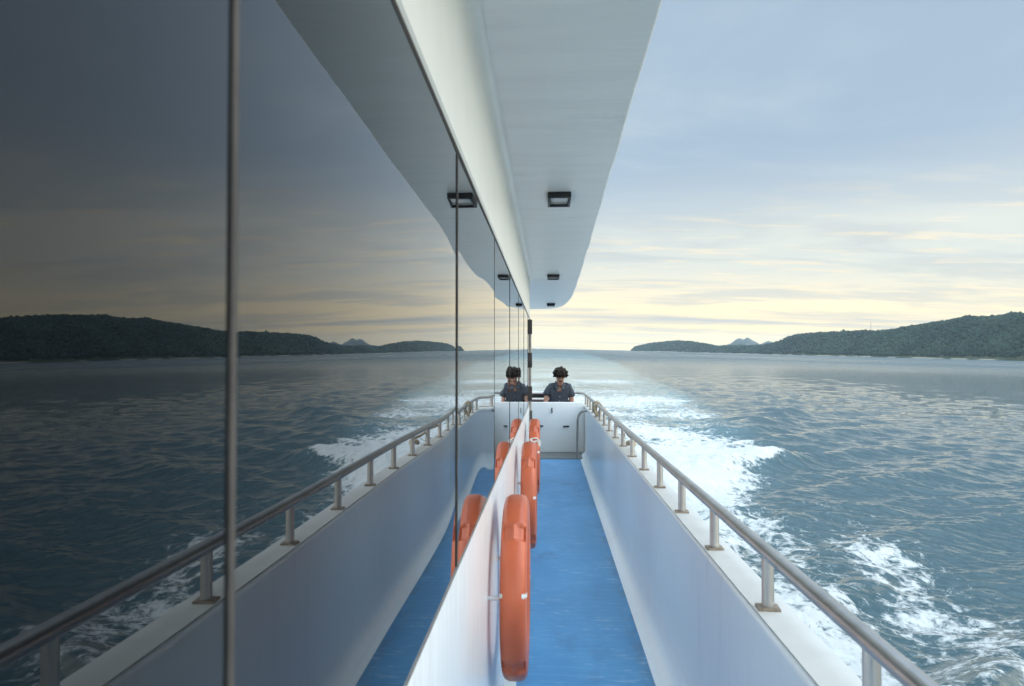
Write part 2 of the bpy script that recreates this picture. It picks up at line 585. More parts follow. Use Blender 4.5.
    hole = np.exp(-((XS - 7.2) / 1.6) ** 2 - ((Y - 35) / 5) ** 2)
    F -= 0.34 * hole
    F = np.maximum(F, sstep(r1, 0.12, 0.42) * (0.66 + 1.1 * (nz - 0.4)))
    F = np.maximum(F, e1 * sstep(n1, -0.9, 0.5) * sstep(n1, 5.0, 0.5) * (0.72 + 1.0 * (nz - 0.5)))
    F = np.maximum(F, sstep(r2, 0.07, 0.18) * (0.30 + 1.3 * (nz - 0.4)))
    F = np.maximum(F, sstep(r3, 0.07, 0.18) * (0.18 + 1.3 * (nz - 0.4)))
    # scattered lace outside the wash edge
    lace = np.exp(-((d - 0.2) / 1.2) ** 2) * sstep(Y, -8, 4) * (1 - sstep(Y, 13, 22))
    F = np.maximum(F, lace * (0.36 + 1.1 * (nz - 0.5)))
    # long fading trail
    trail = sstep(-d, -1, 6) * sstep(Y, 30, 60) * np.exp(-np.clip(Y - 50, 0, None) / 90)
    F = np.maximum(F, trail * (0.60 + 0.9 * (nzb - 0.5) + 0.3 * (nz - 0.5)))
    F = np.clip(F, 0, 1)
    AER = np.clip(t_in * sstep(Y, -8, 10) * np.exp(-np.clip(Y - 60, 0, None) / 700) * (0.62 + 0.9 * (nzb - 0.45)), 0, 1) * (1 - 0.8 * gap) * sstep(Y, 5, 60)

    verts = np.stack([X + DX, Y + DY, Z], 1)
    i = np.arange(nr - 1)[:, None]
    j = np.arange(nt_)[None, :]
    j2 = (j + 1) % nt_
    faces = np.stack([i * nt_ + j, i * nt_ + j2, (i + 1) * nt_ + j2, (i + 1) * nt_ + j], -1).reshape(-1, 4)
    faces = faces[:, ::-1]

    m, t, b = material('sea_water')
    tcn = t.n('ShaderNodeTexCoord').outputs['Object']
    af = t.n('ShaderNodeAttribute', attribute_name='foam').outputs['Fac']
    aa = t.n('ShaderNodeAttribute', attribute_name='aer').outputs['Fac']
    # foam texture
    wv = t.n('ShaderNodeTexNoise')
    t.l(tcn, wv.inputs['Vector'])
    wv.inputs['Scale'].default_value = 0.9
    wv.inputs['Detail'].default_value = 3
    va = t.n('ShaderNodeVectorMath', operation='MULTIPLY_ADD')
    t.l(wv.outputs['Color'], va.inputs[0])
    va.inputs[1].default_value = (0.8, 0.8, 0)
    t.l(tcn, va.inputs[2])
    wp = va.outputs[0]
    nA = t.noise(t.mapping(wp, (1.15, 0.85, 1)), 2.6, 9, 0.70)
    nB = t.noise(t.mapping(wp, (1, 0.8, 1)), 15.0, 5, 0.65)
    vor = t.n('ShaderNodeTexVoronoi', feature='DISTANCE_TO_EDGE')
    t.l(t.mapping(wp, (1, 0.65, 1)), vor.inputs['Vector'])
    vor.inputs['Scale'].default_value = 3.2
    lace_ = t.math('SUBTRACT', 0.11, t.math('MULTIPLY', vor.outputs['Distance'], 0.75))
    tot = t.math('ADD', af, t.math('MULTIPLY', t.math('SUBTRACT', nA, 0.5), 1.55))
    tot = t.math('ADD', tot, t.math('MULTIPLY', t.math('SUBTRACT', nB, 0.5), 0.75))
    tot = t.math('ADD', tot, t.math('MULTIPLY', lace_, 0.9))
    gate = t.step(af, 0.02, 0.16)
    ff = t.math('MULTIPLY', t.math('POWER', t.step(tot, 0.38, 0.74), 0.9), gate)
    # water body
    base = t.mix(t.math('MULTIPLY', aa, 0.85), (0.028, 0.066, 0.078), (0.17, 0.31, 0.34))
    t.l(base, b.inputs['Base Color'])
    b.inputs['IOR'].default_value = 1.38
    # ripples
    rp = t.mapping(tcn, (0.62, 1.5, 1), rot=(0, 0, R(10)))
    h1 = t.noise(t.mapping(tcn, (0.45, 1.0, 1), rot=(0, 0, R(-6))), 1.0, 4, 0.6, 0.2)
    h2 = t.noise(rp, 2.1, 4, 0.55, 0.3)
    h3 = t.noise(t.mapping(tcn, (1.1, 1.0, 1), (3, 3, 3), (0, 0, R(-25))), 7.5, 3, 0.55, 0.3)
    cd = t.n('ShaderNodeVectorMath', operation='LENGTH')
    t.l(tcn, cd.inputs[0])
    farw = t.step(cd.outputs['Value'], 18, 80)
    far2 = t.step(cd.outputs['Value'], 45, 420)
    gust = t.noise(t.mapping(tcn, (0.006, 0.0022, 1)), 1.0, 5, 0.6, 0.4)
    t.l(t.math('ADD', 0.05, t.math('MULTIPLY', far2, t.math('ADD', 0.17, t.math('MULTIPLY', t.step(gust, 0.35, 0.65), 0.15)))), b.inputs['Roughness'])
    hh = t.math('ADD', t.math('MULTIPLY', h2, 0.030), t.math('MULTIPLY', h3, 0.010))
    hh = t.math('ADD', hh, t.math('MULTIPLY', t.math('MULTIPLY', h1, 0.42), farw))
    bp = t.n('ShaderNodeBump')
    t.l(t.math('SUBTRACT', 1.0, t.math('MULTIPLY', far2, 0.25)), bp.inputs['Strength'])
    bp.inputs['Distance'].default_value = 1.0
    t.l(hh, bp.inputs['Height'])
    t.l(bp.outputs[0], b.inputs['Normal'])
    # foam
    fb = t.n('ShaderNodeBsdfPrincipled')
    fb.inputs['Base Color'].default_value = (0.65, 0.67, 0.66, 1)
    fb.inputs['Roughness'].default_value = 0.75
    fb.inputs['Specular IOR Level'].default_value = 0.25
    bp2 = t.n('ShaderNodeBump')
    bp2.inputs['Strength'].default_value = 0.8
    bp2.inputs['Distance'].default_value = 0.22
    t.l(t.math('ADD', nA, t.math('MULTIPLY', nB, 0.5)), bp2.inputs['Height'])
    t.l(bp2.outputs[0], fb.inputs['Normal'])
    ms = t.n('ShaderNodeMixShader')
    t.l(ff, ms.inputs[0])
    t.l(b.outputs[0], ms.inputs[1])
    t.l(fb.outputs[0], ms.inputs[2])
    t.l(ms.outputs[0], m.node_tree.nodes['Material Output'].inputs[0])
    o = np_mesh('sea', verts, faces, m)
    attr(o, 'foam', F)
    attr(o, 'aer', AER)
    tag(o, kind='structure')


build_sea()

# ------------------------------------------------------------------ islands
HX = lambda x: 348.5 + 0.0223 * (x - 548)           # picture height of the horizon, only used to size the hills


def bearing(x):
    return math.atan((x - 548) / 800.0)


SIL = [(630, 349.6), (634, 346), (643, 343.8), (655, 342), (675, 340), (690, 341), (705, 343), (715, 345.5), (724, 345), (735, 344.8),
       (748, 344.8), (760, 344.5), (775, 341), (790, 334.5), (810, 332.3), (840, 331), (876, 330.3), (890, 328), (905, 325.5), (930, 321.5), (955, 317),
       (975, 316.3), (1002, 313), (1024, 313.5), (1060, 313), (1100, 316), (1160, 320), (1230, 330), (1300, 345), (1360, 364)]
SHD = [(630, 4300), (700, 3300), (800, 2250), (900, 1750), (1024, 1450), (1200, 1250), (1360, 1150)]
sx, sy = np.array(SIL).T
dx_, dy_ = np.array(SHD).T


def forest_mat(name, dark, lite):
    m, t, b = material(name)
    at = t.n('ShaderNodeAttribute', attribute_name='tone').outputs['Fac']
    tcn = t.n('ShaderNodeTexCoord').outputs['Object']
    n1 = t.noise(tcn, 0.012, 4, 0.6)
    n2 = t.noise(tcn, 0.35, 3, 0.6)
    f = t.math('ADD', t.math('MULTIPLY', at, 0.6), t.math('MULTIPLY', t.math('ADD', n1, n2), 0.3))
    t.l(t.mix(t.step(f, 0.25, 0.8), dark, lite), b.inputs['Base Color'])
    b.inputs['Roughness'].default_value = 0.9
    b.inputs['Specular IOR Level'].default_value = 0.1
    return m


def hill_height(x):
    """silhouette height in metres at the crest, and distance of shore and crest"""
    D = np.interp(x, dx_, dy_)
    Dc = D + 260
    hz = HX(x)
    return np.maximum(1.0, EYE_SEA + (hz - np.interp(x, sx, sy)) * Dc / 800 * np.cos(np.arctan((x - 548) / 800))), D, Dc


def build_island():
    xs = np.linspace(629, 1362, 420)
    hc, D, Dc = hill_height(xs)
    hc = np.maximum(hc - 7.0, 0.5)                   # ground is below the tree tops
    vv = np.linspace(0, 1, 40)
    U, V = np.meshgrid(np.arange(len(xs)), vv)
    az = np.arctan((xs - 548) / 800)
    dist = D[U] + V * 620
    prof = np.where(V < 0.42, np.sin(np.clip(V / 0.42, 0, 1) * PI / 2) ** 0.85, np.cos((V - 0.42) / 0.58 * PI / 2) ** 1.2)
    X = dist * np.sin(az)[U]
    Y = dist * np.cos(az)[U]
    rel = fbm(X / 140, Y / 140, 4, 5) - 0.5
    Zh = hc[U] * prof * (1 + 0.35 * rel * np.sin(np.clip(V / 0.42, 0, 1) * PI)) - 0.6
    verts = np.stack([X.ravel(), Y.ravel(), Zh.ravel()], 1)
    n = len(xs)
    i = np.arange(len(vv) - 1)[:, None]
    j = np.arange(n - 1)[None, :]
    faces = np.stack([i * n + j, i * n + j + 1, (i + 1) * n + j + 1, (i + 1) * n + j], -1).reshape(-1, 4)
    m, t, b = material('island_ground')
    tcn = t.n('ShaderNodeTexCoord').outputs['Object']
    sepn = t.n('ShaderNodeSeparateXYZ')
    t.l(tcn, sepn.inputs[0])
    c = t.mix(t.step(t.noise(tcn, 0.02, 5), 0.4, 0.6), (0.030, 0.048, 0.022), (0.05, 0.06, 0.03))
    sand = t.math('MULTIPLY', t.step(sepn.outputs[2], 2.6, 0.6), t.step(t.noise(tcn, 0.012, 2), 0.46, 0.56))
    c = t.mix(sand, c, (0.42, 0.37, 0.30))
    t.l(c, b.inputs['Base Color'])
    b.inputs['Roughness'].default_value = 0.95
    o = np_mesh('hills', verts, faces, m)
    tag(o, kind='structure')

    # tree crowns in one far-off wood
    ico = bmesh.new()
    bmesh.ops.create_icosphere(ico, subdivisions=1, radius=1.0)
    iv = np.array([v.co[:] for v in ico.verts])
    iff = np.array([[v.index for v in f.verts] for f in ico.faces])
    ico.free()
    cnt = 30000
    px = 629 + (1362 - 629) * rng.random(cnt)
    v = rng.random(cnt) ** 1.25 * 0.60 + 0.012
    hcp, Dp, _ = hill_height(px)
    hcp = np.maximum(hcp - 7.0, 0.5)
    a = np.arctan((px - 548) / 800)
    di = Dp + v * 620
    tx, ty = di * np.sin(a), di * np.cos(a)
    pr = np.where(v < 0.42, np.sin(np.clip(v / 0.42, 0, 1) * PI / 2) ** 0.85, np.cos((v - 0.42) / 0.58 * PI / 2) ** 1.2)
    rel = fbm(tx / 140, ty / 140, 4, 5) - 0.5
    tz = hcp * pr * (1 + 0.35 * rel * np.sin(np.clip(v / 0.42, 0, 1) * PI)) - 0.6
    size = (1.9 + 3.2 * rng.random(cnt) ** 1.8) * np.interp(px, [630, 660, 800], [0.75, 1, 1])
    keep = (tz > 0.9)
    tx, ty, tz, size, px = tx[keep], ty[keep], tz[keep], size[keep], px[keep]
    cnt = len(tx)
    hgt = size * rng.uniform(0.8, 1.25, cnt)
    big = rng.random(cnt) < 0.02
    hgt[big] *= 1.35
    V3 = iv[None] * (1 + 0.15 * rng.standard_normal((cnt, len(iv), 1)))
    V3 = V3 * np.stack([size, size, hgt], 1)[:, None, :] * 0.85
    V3 = V3 + np.stack([tx, ty, tz + hgt * 0.62], 1)[:, None, :]
    F3 = iff[None] + (np.arange(cnt) * len(iv))[:, None, None]
    o2 = np_mesh('forest', V3.reshape(-1, 3), F3.reshape(-1, 3), forest_mat('forest_leaves', (0.010, 0.025, 0.021), (0.030, 0.054, 0.038)), smooth=True)
    tone = np.clip(0.5 + 0.16 * rng.standard_normal(cnt) + 1.5 * (fbm(tx / 60, ty / 60, 3, 8) - 0.5), 0, 1)
    attr(o2, 'tone', np.repeat(tone, len(iv)))
    tag(o2, 'dark green wood covering the long low island along the horizon', 'forest', kind='stuff')


build_island()


def karst():
    D = 6500.0
    prof = [(716, 0), (722, 6), (728, 10), (733, 14.5), (737, 17.2), (741, 15.2), (745, 16.6), (749, 13.5), (753, 12), (757, 9.5), (761, 12), (765, 14.2), (769, 12.5), (773, 9), (782, 5), (792, 0)]
    pxs, ph = np.array(prof, float).T
    xs = np.linspace(716, 792, 90)
    base = np.interp(xs, pxs, ph) + 3.0 * (fbm(xs / 5.0, xs * 0 + 2, 4, 4) - 0.5)
    hh = np.maximum(0, base) * 0.86 * D / 800 + 3
    vv = np.linspace(-1, 1, 26)
    U, V = np.meshgrid(np.arange(len(xs)), vv)
    az = np.arctan((xs - 548) / 800)
    dist = D + V * 420
    X, Y = dist * np.sin(az)[U], dist * np.cos(az)[U]
    Zz = hh[U] * np.clip(1 - np.abs(V) ** 3, 0, 1) * (0.72 + 0.5 * fbm(X / 160, Y / 160, 4, 2)) - 2
    Zz = np.where(np.abs(V) < 0.05, hh[U], Zz)
    n = len(xs)
    i = np.arange(len(vv) - 1)[:, None]
    j = np.arange(n - 1)[None, :]
    faces = np.stack([i * n + j, i * n + j + 1, (i + 1) * n + j + 1, (i + 1) * n + j], -1).reshape(-1, 4)
    m, t, b = material('limestone_cliff')
    tcn = t.n('ShaderNodeTexCoord').outputs['Object']
    c = t.mix(t.step(t.noise(t.mapping(tcn, (1, 1, 0.4)), 0.012, 5), 0.42, 0.6), (0.020, 0.036, 0.030), (0.07, 0.078, 0.075))
    t.l(c, b.inputs['Base Color'])
    b.inputs['Roughness'].default_value = 0.95
    o = np_mesh('limestone_hills', np.stack([X.ravel(), Y.ravel(), Zz.ravel()], 1), faces, m)
    tag(o, kind='structure')


karst()

M['house'] = paint('house_white', (0.78, 0.77, 0.74), 0.7, 0.05, 0.5)
M['house_roof'] = paint('house_roof', (0.42, 0.36, 0.33), 0.7, 0.1, 0.5)
M['window'] = paint('house_window', (0.05, 0.06, 0.07), 0.2, 0.1, 1)


def house(px, w, dep, h, label, dd=18):
    D = float(np.interp(px, dx_, dy_)) + dd
    a = bearing(px)
    mw = Matrix.Translation((D * math.sin(a), D * math.cos(a), 1.2)) @ Matrix.Rotation(-a, 4, 'Z')
    r = tag(empty('shore_house', mw), label, 'house', 'white houses on the island shore')
    k = MB()
    k.box(-w / 2, w / 2, -dep / 2, dep / 2, -3, h)
    k.build('wall', M['house'], r)
    k = MB()
    e = 0.6
    vs = [(-w / 2 - e, -dep / 2 - e, h + .01), (w / 2 + e, -dep / 2 - e, h + .01), (w / 2 + e, dep / 2 + e, h + .01), (-w / 2 - e, dep / 2 + e, h + .01),
          (-w / 2 - e, 0, h + h * 0.55), (w / 2 + e, 0, h + h * 0.55)]
    k.add(vs, [(0, 1, 5, 4), (2, 3, 4, 5), (0, 4, 3), (1, 2, 5), (0, 3, 2, 1)])
    k.build('roof', M['house_roof'], r, smooth=False)
    for q in (-0.25, 0.25):
        k = MB()
        k.box(w * q - 0.7, w * q + 0.7, -dep / 2 - 0.08, -dep / 2 + 0.05, h * 0.35, h * 0.8)
        k.build('window', M['window'], r)


house(933, 7.5, 6, 4.2, 'low wide white house at the water beside a tiny hut below the wooded hill')
house(940.5, 4.5, 5, 3.0, 'smallest low white hut between two white houses on the far shore')
house(945.5, 5.5, 6, 5.2, 'tall narrow white house at the water beside a tiny hut below the wooded hill')


def mast():
    px = 864.0
    h, D, Dc = hill_height(np.array([px]))
    a = bearing(px)
    base = Vector((Dc[0] * math.sin(a), Dc[0] * math.cos(a), h[0] - 9))
    k = MB()
    H = 30.0
    for i in range(3):
        q = 2 * PI * i / 3
        k.tube([(0.9 * math.cos(q), 0.9 * math.sin(q), 0), (0.25 * math.cos(q), 0.25 * math.sin(q), H)], 0.13, 6)
    for s in range(14):
        z0, z1 = H * s / 14, H * (s + 1) / 14
        for i in range(3):
            q0, q1 = 2 * PI * i / 3, 2 * PI * (i + 1) / 3
            ra, rb = 0.9 - 0.65 * z0 / H, 0.9 - 0.65 * z1 / H
            k.tube([(ra * math.cos(q0), ra * math.sin(q0), z0), (rb * math.cos(q1), rb * math.sin(q1), z1)], 0.06, 5)
    k.tube([(0, 0, H), (0, 0, H + 5)], 0.07, 6)
    o = k.build('radio_mast', paint('mast_grey', (0.25, 0.25, 0.25), 0.5), mw=Matrix.Translation(base))
    tag(o, 'thin lattice radio mast rising above the trees on the island ridge', 'mast')


mast()


def far_ship():
    px, D = 537.5, 3600.0
    a = bearing(px)
    mw = Matrix.Translation((D * math.sin(a), D * math.cos(a), 0)) @ Matrix.Rotation(R(70), 4, 'Z')
    r = tag(empty('far_ship', mw), 'tiny pale ship far off on the horizon beyond the wake', 'ship')
    k = MB()
    k.prism([(-13, -3), (10, -3), (15, 0), (10, 3), (-13, 3)], -0.8, 3.2)
    k.build('hull', M['house'], r)
    k = MB()
    k.box(-10, 3, -2.3, 2.3, 3.21, 6.0)
    k.box(-5, 2, -1.9, 1.9, 6.01, 8.2)
    k.build('superstructure', M['house'], r)
    k = MB()
    k.tube([(-1, 0, 8.2), (-1, 0, 16)], 0.25, 8)
    k.build('mast', M['steel'], r)


far_ship()

# ------------------------------------------------------------------ air
def haze():
    k = MB()
    E = 12000
    k.box(-E, E, -E, E, -3.0, 240)
    m = bpy.data.materials.new('haze_air')
    m.use_nodes = True
    m.node_tree.nodes.clear()
    t = NT(m.node_tree)
    o = t.n('ShaderNodeOutputMaterial')
    v = t.n('ShaderNodeVolumePrincipled')
    v.inputs['Color'].default_value = (0.72, 0.89, 1.0, 1)
    v.inputs['Density'].default_value = 0.000065
    v.inputs['Anisotropy'].default_value = 0.2
    t.l(v.outputs[0], o.inputs['Volume'])
    ob = k.build('haze', m, smooth=False)
    tag(ob, 'thin pale haze over the sea', 'haze', kind='stuff')


haze()

# ------------------------------------------------------------------ the ferry
Y0, Y1 = -5.0, 14.7       # side deck from ahead of the camera's back to the stern
GX = -0.20                # plane of the cabin side
CAB_END = 8.6
ferry = empty('ferry', BOAT)
tag(ferry, 'white passenger ferry seen along its blue side deck with dark mirror windows', 'ferry')

k = MB()
hull = [(-6.3, -9), (-6.3, 10), (-5.9, 15.3), (0.1, 15.3), (0.705, 14.4), (0.705, -9)]
k.prism(hull, -2.9, -0.02)
k.build('hull', M['hull'], ferry, bevel=0.02)

k = MB()
k.add([(-0.15, Y0, 0), (0.50, Y0, 0), (0.50, 12.4, 0), (-0.15, 12.4, 0), (-0.15, Y0, -0.015), (0.50, Y0, -0.015), (0.50, 12.4, -0.015), (-0.15, 12.4, -0.015)],
      [(0, 1, 2, 3), (0, 4, 5, 1), (2, 6, 7, 3), (4, 7, 6, 5)])
k.build('deck', M['deck'], ferry)
k = MB()
k.box(-0.9, 0.56, 12.4, 13.3, -0.015, 0.012)
k.build('floor_plate', M['grey'], ferry, bevel=0.003)
k = MB()                     # after deck behind the seat wall
k.box(-5.8, 0.56, 13.36, 15.0, -0.015, 0.0)
k.box(-5.8, -0.19, 8.62, 12.4, -0.015, 0.0)
k.box(-5.8, -0.91, 12.41, 13.35, -0.015, 0.0)
k.build('after_deck', M['deck'], ferry)

# white waterway at the foot of the cabin wall
k = MB()
k.sweep([(-0.20, 0.045), (-0.185, 0.03), (-0.172, 0.012), (-0.150, 0.004), (-0.148, -0.02), (-0.2, -0.02)], [Y0, CAB_END], closed=True, caps=True)
k.build('waterway', M['cap'], ferry)

# bulwark: cove at the foot, slightly flared inner face, rounded cap
arc = []
for i in range(9):
    a = PI / 2 * i / 8
    arc.append((0.500 + 0.095 * math.sin(a), 0.004 + 0.12 * (1 - math.cos(a))))
prof = [(0.497, -0.018), (0.497, 0.002)] + arc + [(0.598, 0.30), (0.600, 0.745)]
for i in range(5):
    a = PI / 2 * i / 4
    prof.append((0.614 - 0.014 * math.cos(a), 0.756 + 0.014 * math.sin(a)))
for i in range(5):
    a = PI / 2 * i / 4
    prof.append((0.693 + 0.014 * math.sin(a), 0.756 + 0.014 * math.cos(a)))
prof += [(0.707, 0.60), (0.707, -0.018)]
k = MB()
ys = list(np.linspace(Y0, 12.9, 60))
k.sweep(prof, ys, closed=True, caps=True)
# wavy hand-laid surface
vv = np.array(k.v)
wav = 0.006 * (fbm(vv[:, 1] / 0.9, vv[:, 2] / 0.5, 3, 12) - 0.5)
msk = (vv[:, 0] < 0.604) & (vv[:, 2] > 0.1) & (vv[:, 2] < 0.76)
vv[:, 0] += wav * msk
k.v = [tuple(p) for p in vv]
bul = k.build('bulwark', M['bulwark'], ferry)
# low stern part of the bulwark beside the seat
k = MB()
k.sweep([(0.60, -0.018), (0.60, 0.757), (0.612, 0.770), (0.695, 0.770), (0.707, 0.757), (0.707, -0.018)], [12.902, 14.7], closed=True, caps=True)
k.build('stern_bulwark', M['cap'], ferry)
k = MB()
k.box(0.606, 0.712, Y0, 14.72, 0.7712, 0.7755)
k.build('bulwark_cap', M['cap'], ferry)

# cabin wall under the windows
k = MB()
n = 40
ysw = list(np.linspace(Y0, CAB_END, n))
zz = [0.0, 0.25, 0.5, 0.75, 1.035, 1.05]
vs, fs = [], []
for y in ysw:
    for z in zz:
        vs.append((GX + 0.003 * (float(fbm(np.array([y / 0.8]), np.array([z / 0.7]), 3, 15)[0]) - 0.5) * (1 if z < 1 else 0) - (0.006 if z > 1.04 else 0), y, z))
for i in range(n - 1):
    for j in range(len(zz) - 1):
        fs.append((i * 6 + j, i * 6 + j + 1, (i + 1) * 6 + j + 1, (i + 1) * 6 + j))
k.add(vs, fs)
k.box(-0.30, -0.21, Y0, CAB_END, 0.0, 1.045)
k.build('cabin_wall', M['wall'], ferry)
# rest of the cabin: after bulkhead, roof slab
k = MB()
k.box(-5.4, -0.31, CAB_END - 0.08, CAB_END, 0.0, 2.36)
k.box(-5.4, -0.31, Y0 - 0.08, Y0, 0.0, 2.36)
k.box(-5.4, -5.32, Y0 + 0.01, CAB_END - 0.09, 0.0, 2.36)
k.build('cabin_bulkhead', M['wall'], ferry)

# windows: dark panes edge to edge with sealant joints
seams = [-4.31, -3.11, -1.90, -0.70, 0.488, 1.72, 2.91, 4.10, 5.30, 6.50, 7.70]
bow = {0.488: 0.0003, 1.72: -0.0006, 2.91: 0.0005, 4.10: -0.0004, 5.30: 0.0004, 6.50: -0.0003}
tilt = {1.72: 0.0010, 2.91: -0.0006, 4.10: 0.0006, 5.30: -0.0004}
ZB, ZT = 1.062, 1.950
for a_, b_ in zip(seams, seams[1:] + [CAB_END - 0.06]):
    k = MB()
    ny, nz_ = 26, 14
    vs = []
    for i in range(ny + 1):
        u = i / ny
        for j in range(nz_ + 1):
            w = j / nz_
            A = bow.get(a_, 0.0003)
            off = A * math.sin(PI * u) * (0.7 + 0.6 * math.sin(PI * w)) + 0.0004 * math.sin(2 * PI * u + a_) * math.sin(PI * w)
            off += tilt.get(a_, 0.0) * (u - 0.5)
            if abs(a_ - 0.488) < 0.01:
                off -= 0.0010 * math.exp(-(1 - u) / 0.10)
            # lower part of the third pane bends more, as toughened glass does
            if abs(a_ - 1.72) < 0.01:
                off += 0.0011 * math.sin(2.0 * PI * u) * (1 - w) ** 1.5
            vs.append((GX + 0.004 + off, a_ + 0.004 + (b_ - a_ - 0.008) * u, ZB + (ZT - ZB) * w))
    fs = []
    for i in range(ny):
        for j in range(nz_):
            q = i * (nz_ + 1) + j
            fs.append((q, q + 1, q + nz_ + 2, q + nz_ + 1))
    k.add(vs, fs)
    k.build('window_pane', M['glass'], ferry)
for s in seams:
    k = MB()
    k.box(GX - 0.004, GX + 0.0056, s - 0.0042, s + 0.0042, ZB, ZT)
    k.build('window_joint', M['joint'], ferry)
k = MB()
k.box(GX - 0.006, GX + 0.005, Y0, CAB_END - 0.05, 1.0505, 1.0615)
k.build('window_gasket', M['gasket'], ferry, bevel=0.002)
k = MB()
k.box(GX - 0.006, GX + 0.005, Y0, CAB_END - 0.05, 1.9505, 1.966)
k.build('window_gasket', M['seal'], ferry, bevel=0.002)

# fascia above the windows with a cove up to the overhang
prof = [(-0.31, 1.967), (-0.199, 1.967), (-0.192, 1.974), (-0.195, 2.10), (-0.199, 2.33)]
for i in range(1, 7):
    a = PI / 2 * i / 6
    prof.append((-0.199 + 0.035 * (1 - math.cos(a)), 2.33 + 0.048 * math.sin(a)))
prof += [(-0.31, 2.385)]
k = MB()
k.sweep(prof, list(np.linspace(Y0, CAB_END + 0.02, 24)), closed=True, caps=True)
k.build('fascia', M['fascia'], ferry)

# roof overhang: uneven outer edge, rounded after corner
edge_pts = [(0.275, Y0), (0.275, 1.0), (0.279, 1.8), (0.286, 2.6), (0.294, 3.6), (0.302, 4.6), (0.311, 5.8), (0.320, 7.0), (0.329, 8.4), (0.333, 9.6),
            (0.328, 10.6), (0.312, 11.4), (0.285, 12.0), (0.250, 12.45), (0.200, 12.85), (0.120, 13.1), (0.02, 13.22), (-0.4, 13.3), (-1.5, 13.4), (-5.6, 13.4), (-5.6, Y0)]
dense = []
for (p, q) in zip(edge_pts[:16], edge_pts[1:17]):
    ns_ = max(2, int(math.hypot(q[0] - p[0], q[1] - p[1]) / 0.12))
    for i in range(ns_):
        u = i / ns_
        y = p[1] + (q[1] - p[1]) * u
        dense.append((p[0] + (q[0] - p[0]) * u + 0.011 * (float(fbm(np.array([y / 0.55]), np.array([3.0]), 3, 44)[0]) - 0.5), y))
dense += edge_pts[16:]
k = MB()
k.prism(dense, 2.38, 2.47)
k.build('roof_overhang', M['soffit'], ferry, bevel=0.012)

# lamps under the overhang
for (lx, ly) in ((0.06, 4.25), (0.055, 8.15), (0.045, 12.1)):
    w, d, h = 0.061, 0.13, 0.030
    k = MB()
    zt = 2.379
    k.box(lx - w, lx + w, ly - d, ly - d + 0.022, zt - h, zt)
    k.box(lx - w, lx + w, ly + d - 0.022, ly + d, zt - h, zt)
    k.box(lx - w, lx - w + 0.014, ly - d + 0.0222, ly + d - 0.0222, zt - h, zt)
    k.box(lx + w - 0.014, lx + w, ly - d + 0.0222, ly + d - 0.0222, zt - h, zt)
    lamp = k.build('ceiling_light', M['black'], ferry, bevel=0.003)
    k = MB()
    k.box(lx - w + 0.0145, lx + w - 0.0145, ly - d + 0.0225, ly + d - 0.0225, zt - h * 0.62, zt - 0.002)
    k.build('lens', M['lens'], lamp, bevel=0.004)

# hinge post at the after corner of the cabin
k = MB()
k.tube([(GX + 0.006, CAB_END, 0.0), (GX + 0.006, CAB_END, 1.96)], 0.016, 14)
post = k.build('corner_post', M['post'], ferry)
for (z0, z1) in ((1.80, 1.955), (1.44, 1.60), (1.08, 1.24), (0.80, 0.98)):
    k = MB()
    k.box(GX - 0.035, GX + 0.030, CAB_END - 0.03, CAB_END + 0.03, z0, z1)
    k.build('hinge', M['joint'], post, bevel=0.006)

# seat wall across the stern with locker latches
k = MB()
k.box(-5.6, 0.598, 13.302, 13.355, 0.0, 0.835)
wall = k.build('stern_wall', M['clean'], ferry, bevel=0.012)
for (x, z, w, h) in ((0.066, 0.70, 0.016, 0.085), (0.30, 0.435, 0.10, 0.022), (-0.115, 0.44, 0.07, 0.024)):
    k = MB()
    k.box(x - w / 2, x + w / 2, 13.275, 13.301, z - h / 2, z + h / 2)
    k.build('latch', M['black'], wall, bevel=0.004)

# bent pipe at the after end of the bulwark
k = MB()
pts = [(0.45, 12.45, 0.012), (0.452, 12.45, 0.35), (0.458, 12.45, 0.60)]
for i in range(1, 9):
    a = PI / 2 * i / 8
    pts.append((0.46 + 0.10 * (1 - math.cos(a)), 12.45, 0.60 + 0.14 * math.sin(a)))
pts += [(0.60, 12.47, 0.745)]
k.tube(pts, 0.017, 12)
k.build('bent_pipe', M['post'], ferry)

# handrail
k = MB()
RX, RZ = 0.645, 0.94
pts = [(RX, y, RZ) for y in np.linspace(Y0, 14.0, 40)]
for i in range(1, 8):
    a = PI / 2 * i / 7
    pts.append((RX - 0.22 * (1 - math.cos(a)), 14.0 + 0.6 * math.sin(a), RZ))
k.tube(pts, 0.0215, 18)
rail = k.build('handrail', M['steel'], ferry)
for i in range(-8, 16):
    y = 2.40 + 0.757 * i
    if y < Y0 + 0.1 or y > 14.0:
        continue
    k = MB()
    k.tube([(RX, y, 0.782), (RX, y, RZ - 0.006)], 0.0178, 14)
    ang = random.uniform(-0.06, 0.06)
    c_, s_ = math.cos(ang), math.sin(ang)
    w = 0.031
    vs = []
    for z in (0.7756, 0.7825):
        for (ax, ay) in ((-w, -w), (w, -w), (w, w), (-w, w)):
            vs.append((RX + ax * c_ - ay * s_, y + ax * s_ + ay * c_, z))
    k.add(vs, [(3, 2, 1, 0), (4, 5, 6, 7), (0, 1, 5, 4), (1, 2, 6, 5), (2, 3, 7, 6), (3, 0, 4, 7)], 1)
    k.build('post', [M['steel'], M['rust']], rail)

